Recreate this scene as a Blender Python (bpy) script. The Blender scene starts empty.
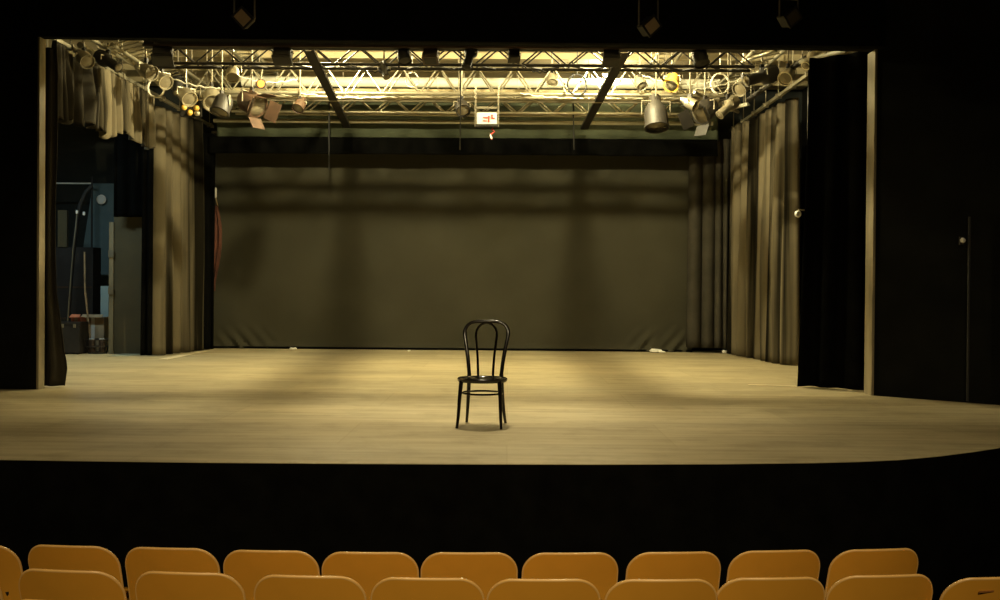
import bpy, bmesh, math, random
from mathutils import Vector, Matrix
C = bpy.context.scene.collection
SC = bpy.context.scene
PI = math.pi
# ------------------------------------------------------------------ camera
F, EYE = 1020.0, 1.108
cY = Vector((8, 9, -F)).normalized()
rr = math.radians(0.45)
u = Vector((math.sin(rr), math.cos(rr), 0)); cZ = (u - cY * u.dot(cY)).normalized()
cX = cY.cross(cZ)
W2C = Matrix((cX, cY, cZ)).transposed()            # world -> camera
C2W = W2C.transposed()
cam_d = bpy.data.cameras.new('camera'); cam = bpy.data.objects.new('camera', cam_d); C.objects.link(cam)
cam_d.sensor_width = 36; cam_d.lens = F / 1000 * 36; cam_d.clip_start = .05; cam_d.clip_end = 200
cam.matrix_world = Matrix.Translation((0, 0, EYE)) @ C2W.to_4x4()
SC.camera = cam

def at(px, py, Y):
    """point at depth Y that the photograph shows at pixel (px, py)"""
    d = C2W @ Vector((px - 500, 300 - py, -F)); d *= Y / d.y
    return Vector((d.x, Y, d.z + EYE))
def on_floor(px, py, z=0.0):
    d = C2W @ Vector((px - 500, 300 - py, -F)); d *= (z - EYE) / d.z
    return Vector((d.x, d.y, z))

# ------------------------------------------------------------------ world, exposure, house light
w = bpy.data.worlds.new('world'); SC.world = w; w.use_nodes = True
w.node_tree.nodes['Background'].inputs[0].default_value = (.6, .7, 1, 1)
w.node_tree.nodes['Background'].inputs[1].default_value = 0.0
vs = SC.view_settings
vs.view_transform = 'Standard'; vs.look = 'None'; vs.gamma = 1; vs.use_curve_mapping = False; vs.exposure = 0.0
SC.cycles.max_bounces = 8; SC.cycles.diffuse_bounces = 5
SC.cycles.sample_clamp_indirect = 4
SC.cycles.use_denoising = True
WARM = (1.0, .87, .49)
LAMPS = [  # x, y, z, radius, emission strength
    (-2.55, 14.02, 4.55, .055, 7000),
    (1.36, 14.02, 4.55, .055, 7000),
    (1.60, 17.0, 4.74, .06, 1000),
]
HOUSE = [((-1.9, -.6, 4.4), 900), ((1.9, -.6, 4.4), 900)]
for p, e in HOUSE:
    l = bpy.data.lights.new('house_light', 'SPOT'); l.energy = e; l.color = (1, .80, .46); l.spot_size = math.radians(70); l.spot_blend = .9; l.shadow_soft_size = .08
    o = bpy.data.objects.new('house_light', l); C.objects.link(o); o.location = p
    o.rotation_euler = (math.radians(54), 0, 0)
DOWN = Vector((-.25, 9.35, EYE + 3.45))
l = bpy.data.lights.new('apron_downlight', 'SPOT'); l.energy = 640; l.color = (1, .86, .55); l.spot_size = math.radians(72); l.spot_blend = 1; l.shadow_soft_size = .05  # unseen spot added to brighten the apron and shadow the chair
o = bpy.data.objects.new('apron_downlight', l); C.objects.link(o); o.location = DOWN; o.rotation_euler = (math.radians(-8), 0, 0)
l = bpy.data.lights.new('wing_light', 'AREA'); l.energy = 55; l.color = (.72, .97, 1); l.shape = 'RECTANGLE'; l.size = 1.2; l.size_y = .12
o = bpy.data.objects.new('wing_light', l); C.objects.link(o); o.location = (-7.4, 15.2, 4.06)

# ------------------------------------------------------------------ materials
def mat(name, col, rough=.6, metal=0.0, var=0.0, scale=8.0, bump=0.0, spec=.5, stretch=(1, 1, 1), col2=None, detail=6, ramp=(.3, .7)):
    m = bpy.data.materials.new(name); m.use_nodes = True
    N = m.node_tree.nodes; L = m.node_tree.links; b = N['Principled BSDF']
    b.inputs['Roughness'].default_value = rough; b.inputs['Metallic'].default_value = metal
    b.inputs['Specular IOR Level'].default_value = spec
    b.inputs['Base Color'].default_value = (*col, 1)
    if var or bump or col2:
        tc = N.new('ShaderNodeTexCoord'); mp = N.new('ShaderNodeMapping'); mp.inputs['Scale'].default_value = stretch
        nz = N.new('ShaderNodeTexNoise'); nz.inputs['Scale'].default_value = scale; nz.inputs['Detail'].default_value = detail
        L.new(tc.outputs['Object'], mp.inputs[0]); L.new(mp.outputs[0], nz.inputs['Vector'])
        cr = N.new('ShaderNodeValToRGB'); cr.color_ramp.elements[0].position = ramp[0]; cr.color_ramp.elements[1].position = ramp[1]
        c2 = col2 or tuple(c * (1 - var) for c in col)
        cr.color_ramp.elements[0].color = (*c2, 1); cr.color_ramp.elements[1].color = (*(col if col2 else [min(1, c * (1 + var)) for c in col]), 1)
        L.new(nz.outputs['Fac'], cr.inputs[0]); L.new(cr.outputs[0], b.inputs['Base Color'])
        if bump:
            bp = N.new('ShaderNodeBump'); bp.inputs['Strength'].default_value = bump; bp.inputs['Distance'].default_value = .02
            L.new(nz.outputs['Fac'], bp.inputs['Height']); L.new(bp.outputs[0], b.inputs['Normal'])
    return m
def emis(name, col, s):
    m = bpy.data.materials.new(name); m.use_nodes = True
    b = m.node_tree.nodes['Principled BSDF']; b.inputs['Base Color'].default_value = (*col, 1)
    b.inputs['Emission Color'].default_value = (*col, 1); b.inputs['Emission Strength'].default_value = s
    return m
M = {
 'black': mat('matt_black_paint', (.006, .006, .005), .9, var=.4, scale=3, spec=.1),
 'velour': mat('black_velour', (.0028, .0028, .0025), 1, spec=.02, var=.3, scale=6),
 'wool': mat('dark_wool_serge', (.135, .113, .072), .95, spec=.05, scale=2.5, stretch=(1.15, 1.15, .035), col2=(.009, .0075, .0045), detail=4, ramp=(.41, .57)),  # dark vertical streaks paint the shade of fold gaps into the cloth colour
 'wool_dark': mat('worn_black_serge', (.045, .04, .03), .95, spec=.05, var=.2, scale=3),
 'cyc': mat('grey_olive_canvas', (.044, .041, .027), .9, spec=.1, var=.14, scale=.9, bump=.1),
 'green': mat('green_grey_border_cloth', (.055, .062, .038), .9, spec=.1, var=.25, scale=2),
 'metal': mat('scaffold_aluminium', (.34, .31, .22), .38, .75, var=.12, scale=5),
 'steel': mat('dull_steel', (.27, .24, .17), .5, .6, var=.2, scale=5),
 'dark_metal': mat('black_enamel', (.016, .013, .009), .6, 0, var=.3, scale=9),
 'brown_metal': mat('brown_enamel', (.055, .03, .016), .5, .1, var=.3, scale=9),
 'silver': mat('bare_reflector_metal', (.6, .55, .42), .34, .85),
 'lens': mat('lantern_glass', (.20, .17, .11), .12, .3),
 'ceil': mat('cream_ceiling_paint', (.50, .43, .29), .85, var=.12, scale=1.2),
 'joist': mat('ochre_joist', (.42, .35, .20), .8, var=.15, scale=3),
 'duct': mat('white_duct_paint', (.66, .64, .52), .5, var=.04, scale=3),
 'ply': mat('pale_timber_edge', (.25, .205, .12), .7, var=.35, scale=6, stretch=(1, 1, .25)),
 'cable': mat('black_rubber', (.012, .012, .012), .6),
 'pale_cable': mat('pale_flex', (.62, .58, .46), .6),
 'orange_gel': mat('orange_gel', (.62, .20, .05), .5),
 'amber': mat('amber_gel', (.9, .55, .10), .3),
 'white': mat('white_enamel', (.8, .78, .72), .5, var=.05),
 'red': mat('red_marking', (.55, .05, .04), .6),
 'chair': mat('black_lacquered_bentwood', (.005, .0035, .002), .17, var=.3, scale=20),
 'chair_seat': mat('black_seat_panel', (.006, .0045, .003), .8, spec=.08, var=.3, scale=14),
 'seat': mat('ochre_moulded_shell', (.64, .30, .032), .42, var=.09, scale=2.2),
 'rim': mat('pale_shell_rim', (.74, .44, .14), .34, var=.06, scale=8),  # paler than the shell: the lit top-edge highlight put into the colour
 'seat_leg': mat('dark_seat_steel', (.05, .045, .04), .5, .5),
 'aud': mat('black_auditorium_carpet', (.007, .006, .006), 1, spec=.02, var=.2, scale=30),
 'bluegrey': mat('blue_grey_paint', (.10, .15, .16), .7, var=.12, scale=3),
 'paleblue': mat('pale_blue_board', (.42, .56, .58), .6, var=.08, scale=3),
 'wingwall': mat('dark_wing_wall', (.016, .019, .017), .9, var=.2, scale=2),
 'flat': mat('olive_flat_canvas', (.085, .07, .036), .9, var=.15, scale=2),
 'card': mat('cardboard', (.46, .34, .20), .8, var=.15, scale=6),
 'redcard': mat('orange_carton', (.62, .20, .10), .7, var=.15, scale=8),
 'case': mat('black_flight_case', (.018, .016, .016), .5, var=.3, scale=5),
 'darkred': mat('rust_red_cloth', (.075, .022, .010), .85, var=.35, scale=4),
 'paper': mat('crumpled_white_paper', (.82, .80, .72), .8, var=.05),
 'wood': mat('worn_pole_wood', (.30, .20, .10), .6, var=.3, scale=6),
 'bulb': None,
}
def stage_floor_mat():
    m = bpy.data.materials.new('worn_stage_boards'); m.use_nodes = True
    N = m.node_tree.nodes; L = m.node_tree.links; b = N['Principled BSDF']
    tc = N.new('ShaderNodeTexCoord')
    def noise(sc, st, det=6, rough=.6):
        mp = N.new('ShaderNodeMapping'); mp.inputs['Scale'].default_value = st; L.new(tc.outputs['Object'], mp.inputs[0])
        n = N.new('ShaderNodeTexNoise'); n.inputs['Scale'].default_value = sc; n.inputs['Detail'].default_value = det; n.inputs['Roughness'].default_value = rough
        L.new(mp.outputs[0], n.inputs['Vector']); return n.outputs['Fac']
    def ramp(f, p0, c0, p1, c1):
        r = N.new('ShaderNodeValToRGB'); r.color_ramp.elements[0].position = p0; r.color_ramp.elements[1].position = p1
        r.color_ramp.elements[0].color = (*c0, 1); r.color_ramp.elements[1].color = (*c1, 1); L.new(f, r.inputs[0]); return r.outputs[0]
    def mul(a, c):
        x = N.new('ShaderNodeMix'); x.data_type = 'RGBA'; x.blend_type = 'MULTIPLY'; x.inputs['Factor'].default_value = 1
        L.new(a, x.inputs['A']); L.new(c, x.inputs['B']); return x.outputs['Result']
    base = ramp(noise(1.1, (.35, 1.3, 1)), .32, (.40, .335, .20), .68, (.56, .47, .28))
    streak = ramp(noise(7, (.12, 1.5, 1), 8), .35, (.78, .77, .74), .62, (1, 1, 1))
    br = N.new('ShaderNodeTexBrick'); br.inputs['Scale'].default_value = 1; br.inputs['Brick Width'].default_value = 2.44; br.inputs['Row Height'].default_value = 1.22
    br.inputs['Mortar Size'].default_value = .006; br.inputs['Color1'].default_value = (1, 1, 1, 1); br.inputs['Color2'].default_value = (.9, .9, .9, 1); br.inputs['Mortar'].default_value = (.86, .85, .83, 1)
    L.new(tc.outputs['Object'], br.inputs['Vector'])
    scuff = ramp(noise(2.6, (1, 1, 1), 9, .7), .30, (.80, .79, .76), .5, (1, 1, 1))
    L.new(mul(mul(mul(base, streak), br.outputs['Color']), scuff), b.inputs['Base Color'])
    b.inputs['Roughness'].default_value = .62; b.inputs['Specular IOR Level'].default_value = .3
    return m
M['floor'] = stage_floor_mat()

# ------------------------------------------------------------------ mesh helpers
class MB:
    def __init__(s): s.bm = bmesh.new()
    def box(s, c, size, R=None, bev=0):
        r = bmesh.ops.create_cube(s.bm, size=1); v = r['verts']
        T = Matrix.Translation(Vector(c)) @ (R.to_4x4() if R else Matrix()) @ Matrix.Diagonal((*size, 1))
        bmesh.ops.transform(s.bm, matrix=T, verts=v)
        if bev:
            es = list({e for q in v for e in q.link_edges}); bmesh.ops.bevel(s.bm, geom=es, offset=bev, segments=2, affect='EDGES')
        return s
    def b2(s, a, b, bev=0):
        a = Vector(a); b = Vector(b); return s.box((a + b) / 2, [abs(x) for x in (b - a)], bev=bev)
    def tube(s, pts, r, n=8, closed=False, cap=True):
        pts = [Vector(p) for p in pts]; k = len(pts); rings = []
        rad = r if isinstance(r, (list, tuple)) else [r] * k
        prev = None
        for i, p in enumerate(pts):
            if closed: t = pts[(i + 1) % k] - pts[i - 1]
            else: t = pts[min(i + 1, k - 1)] - pts[max(i - 1, 0)]
            t.normalize()
            if prev is None:
                a = Vector((0, 0, 1)) if abs(t.z) < .9 else Vector((1, 0, 0)); nrm = (a - t * a.dot(t)).normalized()
            else: nrm = (prev - t * prev.dot(t)).normalized()
            prev = nrm; bn = t.cross(nrm)
            rings.append([s.bm.verts.new(p + (nrm * math.cos(2 * PI * j / n) + bn * math.sin(2 * PI * j / n)) * rad[i]) for j in range(n)])
        for i in range(k if closed else k - 1):
            a = rings[i]; b = rings[(i + 1) % k]
            for j in range(n): s.bm.faces.new((a[j], a[(j + 1) % n], b[(j + 1) % n], b[j]))
        if cap and not closed:
            s.bm.faces.new(rings[0][::-1]); s.bm.faces.new(rings[-1])
        return s
    def lathe(s, prof, T=None, n=20):
        """prof: (radius, z) pairs, revolved around z then moved by T"""
        rings = []; T = T or Matrix()
        for r, z in prof:
            rings.append([s.bm.verts.new(T @ Vector((max(r, 1e-4) * math.cos(2 * PI * j / n), max(r, 1e-4) * math.sin(2 * PI * j / n), z))) for j in range(n)])
        for a, b in zip(rings, rings[1:]):
            for j in range(n): s.bm.faces.new((a[j], a[(j + 1) % n], b[(j + 1) % n], b[j]))
        s.bm.faces.new(rings[0][::-1]); s.bm.faces.new(rings[-1])
        return s
    def prism(s, poly, z0, z1):
        a = [s.bm.verts.new((x, y, z0)) for x, y in poly]; b = [s.bm.verts.new((x, y, z1)) for x, y in poly]
        s.bm.faces.new(a[::-1]); s.bm.faces.new(b); n = len(a)
        for i in range(n): s.bm.faces.new((a[i], a[(i + 1) % n], b[(i + 1) % n], b[i]))
        return s
    def build(s, name, m, parent=None, smooth=False, loc=None):
        bmesh.ops.recalc_face_normals(s.bm, faces=s.bm.faces[:])
        if loc is not None: bmesh.ops.translate(s.bm, vec=-Vector(loc), verts=s.bm.verts[:])
        me = bpy.data.meshes.new(name); s.bm.to_mesh(me); s.bm.free(); me.materials.append(m)
        if smooth:
            for p in me.polygons: p.use_smooth = True
            me.set_sharp_from_angle(angle=math.radians(42))
        o = bpy.data.objects.new(name, me); C.objects.link(o)
        if loc is not None: o.location = loc
        if parent: o.parent = parent
        return o
def tag(o, label, cat, group=None, kind=None):
    o['label'] = label; o['category'] = cat
    if group: o['group'] = group
    if kind: o['kind'] = kind
    return o
def struct(o, label=None):
    o['kind'] = 'structure'
    if label: o['label'] = label
    return o
def empty(name, loc, label, cat, group=None, rz=0):
    o = bpy.data.objects.new(name, None); C.objects.link(o); o.location = loc; o.rotation_euler.z = rz; o.empty_display_size = .1
    return tag(o, label, cat, group)
def copy_tree(o, parent=None):
    c = o.copy(); C.objects.link(c); c.parent = parent
    for ch in [x for x in C.objects if x.parent == o]: copy_tree(ch, c)
    return c

# ================================================================== SETTING
H = 5.0      # stage house ceiling height
front = [on_floor(*p) for p in [(-60, 457), (0, 459.5), (100, 461), (200, 462.3), (320, 463.3), (450, 464), (600, 464.3), (720, 463.8), (810, 462.8), (860, 461.5), (900, 459.6), (940, 456), (975, 451.5), (1010, 446)]]
fr = [(p.x, p.y) for p in front]
fr = [(-9.4, 8.6), (-7.2, 7.6), (-5.2, 7.02)] + fr + [(4.2, 8.0), (5.2, 9.1), (6.4, 9.9), (9.4, 10.4)]
poly = fr + [(9.4, 20), (-9.4, 20)]
struct(MB().prism(poly, -.003, 0).build('floor', M['floor']), 'worn brown stage floor boards')
struct(MB().prism([(x, y - .004) for x, y in fr] + [(9.4, 12), (-9.4, 12)], -1.3, -.0035).build('wall_stage_front', M['velour']), 'black front wall below the stage edge')
# auditorium floor in steps
st = MB()
st.b2((-9.4, 5.15, -1.5), (9.4, 11.5, -1.15)); st.b2((-9.4, 4.3, -1.5), (9.4, 5.15, -1.05)); st.b2((-9.4, 3.4, -1.5), (9.4, 4.3, -.93)); st.b2((-9.4, -4, -1.5), (9.4, 3.4, -.80))
struct(st.build('floor_auditorium', M['aud']), 'dark stepped auditorium floor')
# proscenium wall: left, right (angled forward) and header
PL = on_floor(40, 389.5); PR = on_floor(866, 395.5); PR2 = on_floor(1000, 405.5)
dx = (PR2 - PR).normalized(); PRE = PR + dx * 6
struct(MB().b2((-9.4, PL.y, -.0), (PL.x - .034, PL.y + .14, 7)).build('wall_left', M['black']), 'black wall left of the stage opening')
def slab(a, b, th, z0, z1):
    d = (Vector(b) - Vector(a)); d.z = 0; d.normalize(); n = Vector((-d.y, d.x, 0)) * th
    return MB().prism([(a[0], a[1]), (b[0], b[1]), (b[0] + n.x, b[1] + n.y), (a[0] + n.x, a[1] + n.y)], z0, z1)
struct(slab(PR + Vector((.078, 0, 0)), PRE, .2, 0, 7).build('wall_right', M['black']), 'black wall right of the stage opening')
hl = at(40, 37, PL.y).z; hr = at(866, 49.5, PR.y).z
hb = MB(); vv = [hb.bm.verts.new(p) for p in [(-9.4, PL.y - .02, hl), (PL.x, PL.y - .02, hl), (PR.x, PR.y - .02, hr), (9.4, PR.y - .02, hr), (9.4, PR.y - .02, 7), (-9.4, PL.y - .02, 7)]]
f = hb.bm.faces.new(vv); r = bmesh.ops.extrude_face_region(hb.bm, geom=[f]); bmesh.ops.translate(hb.bm, vec=(0, .12, 0), verts=[g for g in r['geom'] if isinstance(g, bmesh.types.BMVert)])
struct(hb.build('wall_header', M['black']), 'black header wall above the stage opening')
# lit timber edges of the opening
struct(MB().b2((PL.x - .035, PL.y - .01, 0), (PL.x - .012, PL.y + .13, hl)).build('trim_1', M['ply']), 'pale timber edge of the stage opening beside the left curtain')
struct(MB().b2((PR.x + .055, PR.y - .01, 0), (PR.x + .08, PR.y + .22, hr)).build('trim_2', M['ply']), 'pale timber edge of the stage opening beside the right leg')
struct(MB().b2((-9.4, 19.6, 0), (9.4, 19.8, H)).build('wall_back', M['wingwall']))
struct(MB().b2((-9.6, 11.2, 0), (-9.4, 19.8, H)).build('wall_stage_left', M['wingwall']))
struct(MB().b2((5.6, 11.2, 0), (5.8, 19.8, H)).build('wall_stage_right', M['black']))
cb = MB().b2((-9.6, 11.0, H), (9.6, 19.8, H + .15))
struct(cb.build('ceiling', M['ceil']), 'cream ceiling above the rigging')
for i, y in enumerate((12.6, 14.2, 15.6, 16.7, 17.7, 18.7)):
    struct(MB().b2((-9.4, y, H - .10), (5.6, y + .09, H)).build('trim_%d' % (i + 4), M['joist']), 'ochre ceiling joist')
# auditorium shell
struct(MB().b2((-9.6, -4, -1.5), (-9.4, 11.2, 7)).build('wall_auditorium_left', M['black']))
struct(MB().b2((9.4, -4, -1.5), (9.6, 11.2, 7)).build('wall_auditorium_right', M['black']))
struct(MB().b2((-9.6, -4.2, -1.5), (9.6, -4, 7)).build('wall_auditorium_back', M['black']))
struct(MB().b2((-9.6, -4.2, 7), (9.6, 11.3, 7.2)).build('ceiling_auditorium', M['black']))
# right wall seams: narrow dark panel edge and tiny lamp
q = on_floor(966, 403)
dz = at(888, 225, 10.9)
struct(MB().tube([(q.x, q.y - .03, 0.02), (q.x, q.y - .03, 1.9)], .014, 6).build('trim_10', mat('dull_edge', (.02, .02, .018), .6)), 'thin vertical edge on the right black wall')

# ================================================================== CURTAINS
def curtain(name, path, ztop, zbot, m, label, amp=.06, wl=.26, seed=1, group='black stage drapes', top_amp=.5, hem=.0, res=.022, flare=0, rows=26, gather=None, pleat=0):
    rnd = random.Random(seed)
    P = [Vector((x, y, 0)) for x, y in path]; seg = [(P[i + 1] - P[i]).length for i in range(len(P) - 1)]; L = sum(seg); n = max(24, int(L / res))
    zt = ztop if callable(ztop) else (lambda t: ztop); zb = zbot if callable(zbot) else (lambda t: zbot)
    ks = []; s_ = 0
    while s_ < L + wl: ks.append((s_, rnd.uniform(.45, 1.0) * (1 if len(ks) % 2 else -1), rnd.uniform(-.03, .03))); s_ += wl * .5 * rnd.uniform(.6, 1.45)
    mb = MB(); grid = []
    for i in range(n + 1):
        s = L * i / n; a = s; j = 0
        while j < len(seg) - 1 and a > seg[j]: a -= seg[j]; j += 1
        d = (P[j + 1] - P[j]).normalized(); p = P[j] + d * a; nr = Vector((-d.y, d.x, 0))
        k = 0
        while k < len(ks) - 2 and ks[k + 1][0] < s: k += 1
        t = (s - ks[k][0]) / max(1e-6, ks[k + 1][0] - ks[k][0]); t = min(1, max(0, t)); t = t * t * (3 - 2 * t); t = t * t * (3 - 2 * t) * .5 + t * .5
        off = ks[k][1] * (1 - t) + ks[k + 1][1] * t
        if pleat:
            tr = (s - ks[k][0]) / max(1e-6, ks[k + 1][0] - ks[k][0]); tr = min(1, max(0, tr))
            off = pleat * (1.9 * abs(math.sin(PI * tr)) ** .55 * (.55 + .45 * abs(ks[k][1])) - 1)
        drift = ks[k][2] * (1 - t) + ks[k + 1][2] * t
        col = []
        for r_ in range(rows + 1):
            v = r_ / rows; z = zt(s / L) * (1 - v) + zb(s / L) * v
            A = amp * (top_amp + (1 - top_amp) * min(1, v * 1.6)) * (1 + .15 * math.sin(5 * v + 9 * s + seed))
            sh = drift * v + flare * v * v * (s / L - .5)
            if gather: sh += gather(s / L, v)
            q_ = p + nr * off * A + d * sh
            hz = hem * math.sin(s * 17 + seed) * (1 if v > .98 else 0)
            col.append(mb.bm.verts.new((q_.x, q_.y, z + hz)))
        grid.append(col)
    for i in range(n):
        for r_ in range(rows): mb.bm.faces.new((grid[i][r_], grid[i + 1][r_], grid[i + 1][r_ + 1], grid[i][r_ + 1]))
    o = mb.build(name, m, smooth=True)
    so = o.modifiers.new('thickness', 'SOLIDIFY'); so.thickness = .008
    return tag(o, label, 'curtain', group)
ZR = 4.11   # side rail height
# back cloth: taut with creases gathered at its lower corners
def back_cloth():
    x0, x1, z0, z1 = at(213, 300, 19).x, at(692, 300, 19).x, .012, 4.02
    nx, nz = 220, 80; mb = MB(); g = []
    rnd = random.Random(4)
    for i in range(nx + 1):
        col = []
        for k in range(nz + 1):
            a, b = i / nx, k / nz; x = x0 + (x1 - x0) * a; z = z0 + (z1 - z0) * b
            y = 19 + .012 * math.sin(x * 2.1) + .008 * math.sin(x * 5.3 + 1 + z) + .006 * math.sin(z * 3 + x)
            for (cx, w_, sgn) in ((x0 + .25, .75, 1), (x1 - .1, .5, -1), (x1 - .75, .35, -1)):
                dd = (x - cx) * sgn
                if -.2 < dd < w_ + .35 and z < .55:
                    fall = max(0, 1 - z / .5) * max(0, 1 - abs(dd - w_ * .4) / w_)
                    y -= .11 * fall * (.5 + .5 * math.sin((dd + z * .9) * 24))
            y -= .10 * max(0, 1 - z / .1) * .4
            col.append(mb.bm.verts.new((x, y, z)))
        g.append(col)
    for i in range(nx):
        for k in range(nz): mb.bm.faces.new((g[i][k], g[i + 1][k], g[i + 1][k + 1], g[i][k + 1]))
    o = mb.build('backdrop_cloth', M['cyc'], smooth=True)
    tag(o, 'wide taut grey-olive backdrop cloth closing the rear of the stage', 'backdrop')
    MB().tube([(x0 - .05, 19.03, 4.03), (x1 + .05, 19.03, 4.03)], .025).build('top_batten', M['steel'], o)
    MB().tube([(x0, 18.93, .022), (x1, 18.93, .022)], .02, 6).build('hem_chain_pocket', M['velour'], o)
    return o
back_cloth()
# black border in front of the backdrop, and the grey green one above it
tl, tr_, bl, br_ = at(205, 134, 18.3), at(715, 140, 18.3), at(205, 152, 18.3), at(715, 156, 18.3)
curtain('black_border', [(-5.40, 18.3), (3.72, 18.3)], tl.z - .04, bl.z - .02, M['velour'], 'long black border strip hanging across just above the backdrop', amp=.02, wl=.5, seed=3, res=.04, rows=6)
curtain('upper_border', [(-5.3, 18.42), (3.75, 18.42)], at(500, 99, 18.42).z, at(500, 140, 18.42).z, M['green'], 'green-grey border cloth behind the lowest lit pipe', amp=.03, wl=.9, seed=8, res=.04, rows=6)
# left side
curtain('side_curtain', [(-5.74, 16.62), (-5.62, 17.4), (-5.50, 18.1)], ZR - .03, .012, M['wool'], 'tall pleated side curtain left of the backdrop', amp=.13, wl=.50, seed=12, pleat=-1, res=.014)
curtain('dark_curtain', [(-5.47, 18.2), (-5.33, 18.52)], 3.9, .015, M['velour'], 'narrow black curtain edge between left side curtain and backdrop', amp=.03, wl=.12, seed=5)
def vb(t):
    pts = [(0, 3.26), (.12, 3.14), (.22, 3.20), (.35, 3.30), (.5, 3.34), (.62, 3.24), (.72, 3.28), (.82, 3.22), (.9, 3.24), (1, 3.30)]
    for (a, za), (b, zb_) in zip(pts, pts[1:]):
        if a <= t <= b: return za + (zb_ - za) * (t - a) / (b - a) - .02 * math.sin(t * 60)
    return 3.25
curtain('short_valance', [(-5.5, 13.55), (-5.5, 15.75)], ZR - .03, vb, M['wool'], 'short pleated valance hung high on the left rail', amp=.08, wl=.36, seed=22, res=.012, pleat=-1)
curtain('bunched_valance', [(-5.36, 12.0), (-5.5, 12.7), (-5.48, 13.5)], ZR - .08, lambda t: 3.10 + .14 * t + .03 * math.sin(t * 25), M['wool_dark'], 'bunched dark valance on the left rail nearest the opening', amp=.10, wl=.22, seed=31, res=.012)
lf = [at(46, 200, 11.42), at(57, 200, 11.42)]
curtain('front_curtain', [(lf[0].x + .02, 11.25), (lf[1].x + .05, 11.30)], ZR - .35, .014, M['wool_dark'], 'narrow dark front curtain bunched against the left timber edge', amp=.035, wl=.085, seed=41, res=.006, rows=40,
        gather=lambda s, v: .085 * s * min(1, max(0, (v - .72) / .2)) + .02 * s * max(0, 1 - abs(v - .95) / .05) + .012 * s * math.sin(v * 9))
# left black leg above and beside the scenery flat
a_, b_ = at(114, 200, 16.9), at(150, 200, 16.9)
def lz(t): return at(114 + 36 * t, 226 - 12 * (1 - t) + 4 * math.sin(t * 9), 16.9).z if t < .78 else .015
curtain('masking_drape', [(a_.x, 16.9), (b_.x, 16.9)], 4.0, at(130, 217, 16.9).z, M['velour'], 'black leg curtain drawn up above the olive scenery flat', amp=.03, wl=.16, seed=51)
a_, b_ = at(144, 300, 16.6), at(154, 300, 16.6)
curtain('narrow_leg', [(a_.x, 16.55), (b_.x, 16.55)], 4.0, .015, M['velour'], 'narrow black drape between scenery flat and left side curtain', amp=.03, wl=.1, seed=52)
# right side
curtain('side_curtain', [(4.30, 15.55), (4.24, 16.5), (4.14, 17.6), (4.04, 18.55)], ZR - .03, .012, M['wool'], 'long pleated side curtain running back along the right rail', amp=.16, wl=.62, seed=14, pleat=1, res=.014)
a_, b_ = at(688, 300, 18.75), at(728, 300, 18.75)
curtain('corner_curtain', [(a_.x, 18.75), (b_.x, 18.62)], 3.9, .10, M['wool_dark'], 'dark corner curtain with deep folds right of the backdrop', amp=.10, wl=.34, seed=62, res=.008, pleat=-1)
a_, b_ = at(798, 388, 11.93), at(866, 393, 11.5)
curtain('wing_leg', [(a_.x + .12, 12.0), (b_.x - .28, 11.86), (b_.x + .03, 11.62)], 3.86, .014, M['velour'], 'broad black leg curtain beside the right timber edge', amp=.09, wl=.30, seed=71, rows=40,
        gather=lambda s, v: -.10 * (1 - s) * (v ** 1.3))
# rails for the side drapes
for nm, x, y0, y1, lab in (('curtain_rail', -5.5, 11.7, 18.9, 'pale steel curtain rail running back along the left drapes'), ('curtain_rail', 4.1, 12.3, 18.9, 'pale steel curtain rail running back along the right drapes')):
    r_ = empty(nm, (x, y0, ZR), lab, 'rail', 'curtain rails')
    MB().box((0, (y1 - y0) / 2, 0), (.05, y1 - y0, .045)).build('rail_bar', M['metal'], r_)
    for k in range(9):
        y = .2 + k * (y1 - y0 - .4) / 8
        MB().tube([(0, y, .02), (0, y, H - ZR)], .008, 6).build('hanger_rod', M['steel'], r_)
        MB().box((0, y, .0), (.085, .05, .07)).build('bracket', M['steel'], r_)

# ================================================================== RIGGING
def truss(x0, x1, y, zb, zt, depth, m, label, bay=.5, r=.024, rb=.011, name='lighting_truss', brace_m=None):
    t = empty(name, (x0, y, zb), label, 'truss', 'lighting trusses over the stage')
    L = x1 - x0; h = zt - zb
    for yy in (0, depth):
        for zz in (0, h):
            MB().tube([(0, yy, zz), (L, yy, zz)], r, 10).build('chord', m, t, smooth=True)
    n = round(L / bay)
    for yy in (0, depth):
        b = MB()
        for i in range(n):
            a, c = i * L / n, (i + 1) * L / n; mid = (a + c) / 2
            b.tube([(a, yy, 0), (mid, yy, h)], rb, 6); b.tube([(mid, yy, h), (c, yy, 0)], rb, 6)
        b.build('side_bracing', brace_m or m, t)
    for zz in (0, h):
        b = MB()
        for i in range(n):
            a, c = i * L / n, (i + 1) * L / n
            b.tube([(a, 0, zz), ((a + c) / 2, depth, zz)], rb, 6); b.tube([((a + c) / 2, depth, zz), (c, 0, zz)], rb, 6)
        b.build('cross_bracing', brace_m or m, t)
    for k in (.12, .5, .88):
        MB().tube([(L * k, depth / 2, h), (L * k, depth / 2, H - .0 - zb)], .008, 6).build('hanging_wire', M['steel'], t)
    return t
E = EYE
truss(-4.75, 3.2, 13.4, E + 2.96, E + 3.22, .25, M['dark_metal'], 'black lighting truss nearest the audience, just under the black beam', bay=.62, r=.022)
truss(-4.75, 3.2, 15.3, E + 2.95, E + 3.36, .32, M['metal'], 'deep aluminium truss across the middle of the grid', bay=.58, r=.03, rb=.013)
truss(-4.78, 3.2, 17.55, E + 3.06, E + 3.33, .26, M['metal'], 'shallow aluminium truss nearest the backdrop with pale zigzag bracing', bay=.60, r=.026, rb=.014)
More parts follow.
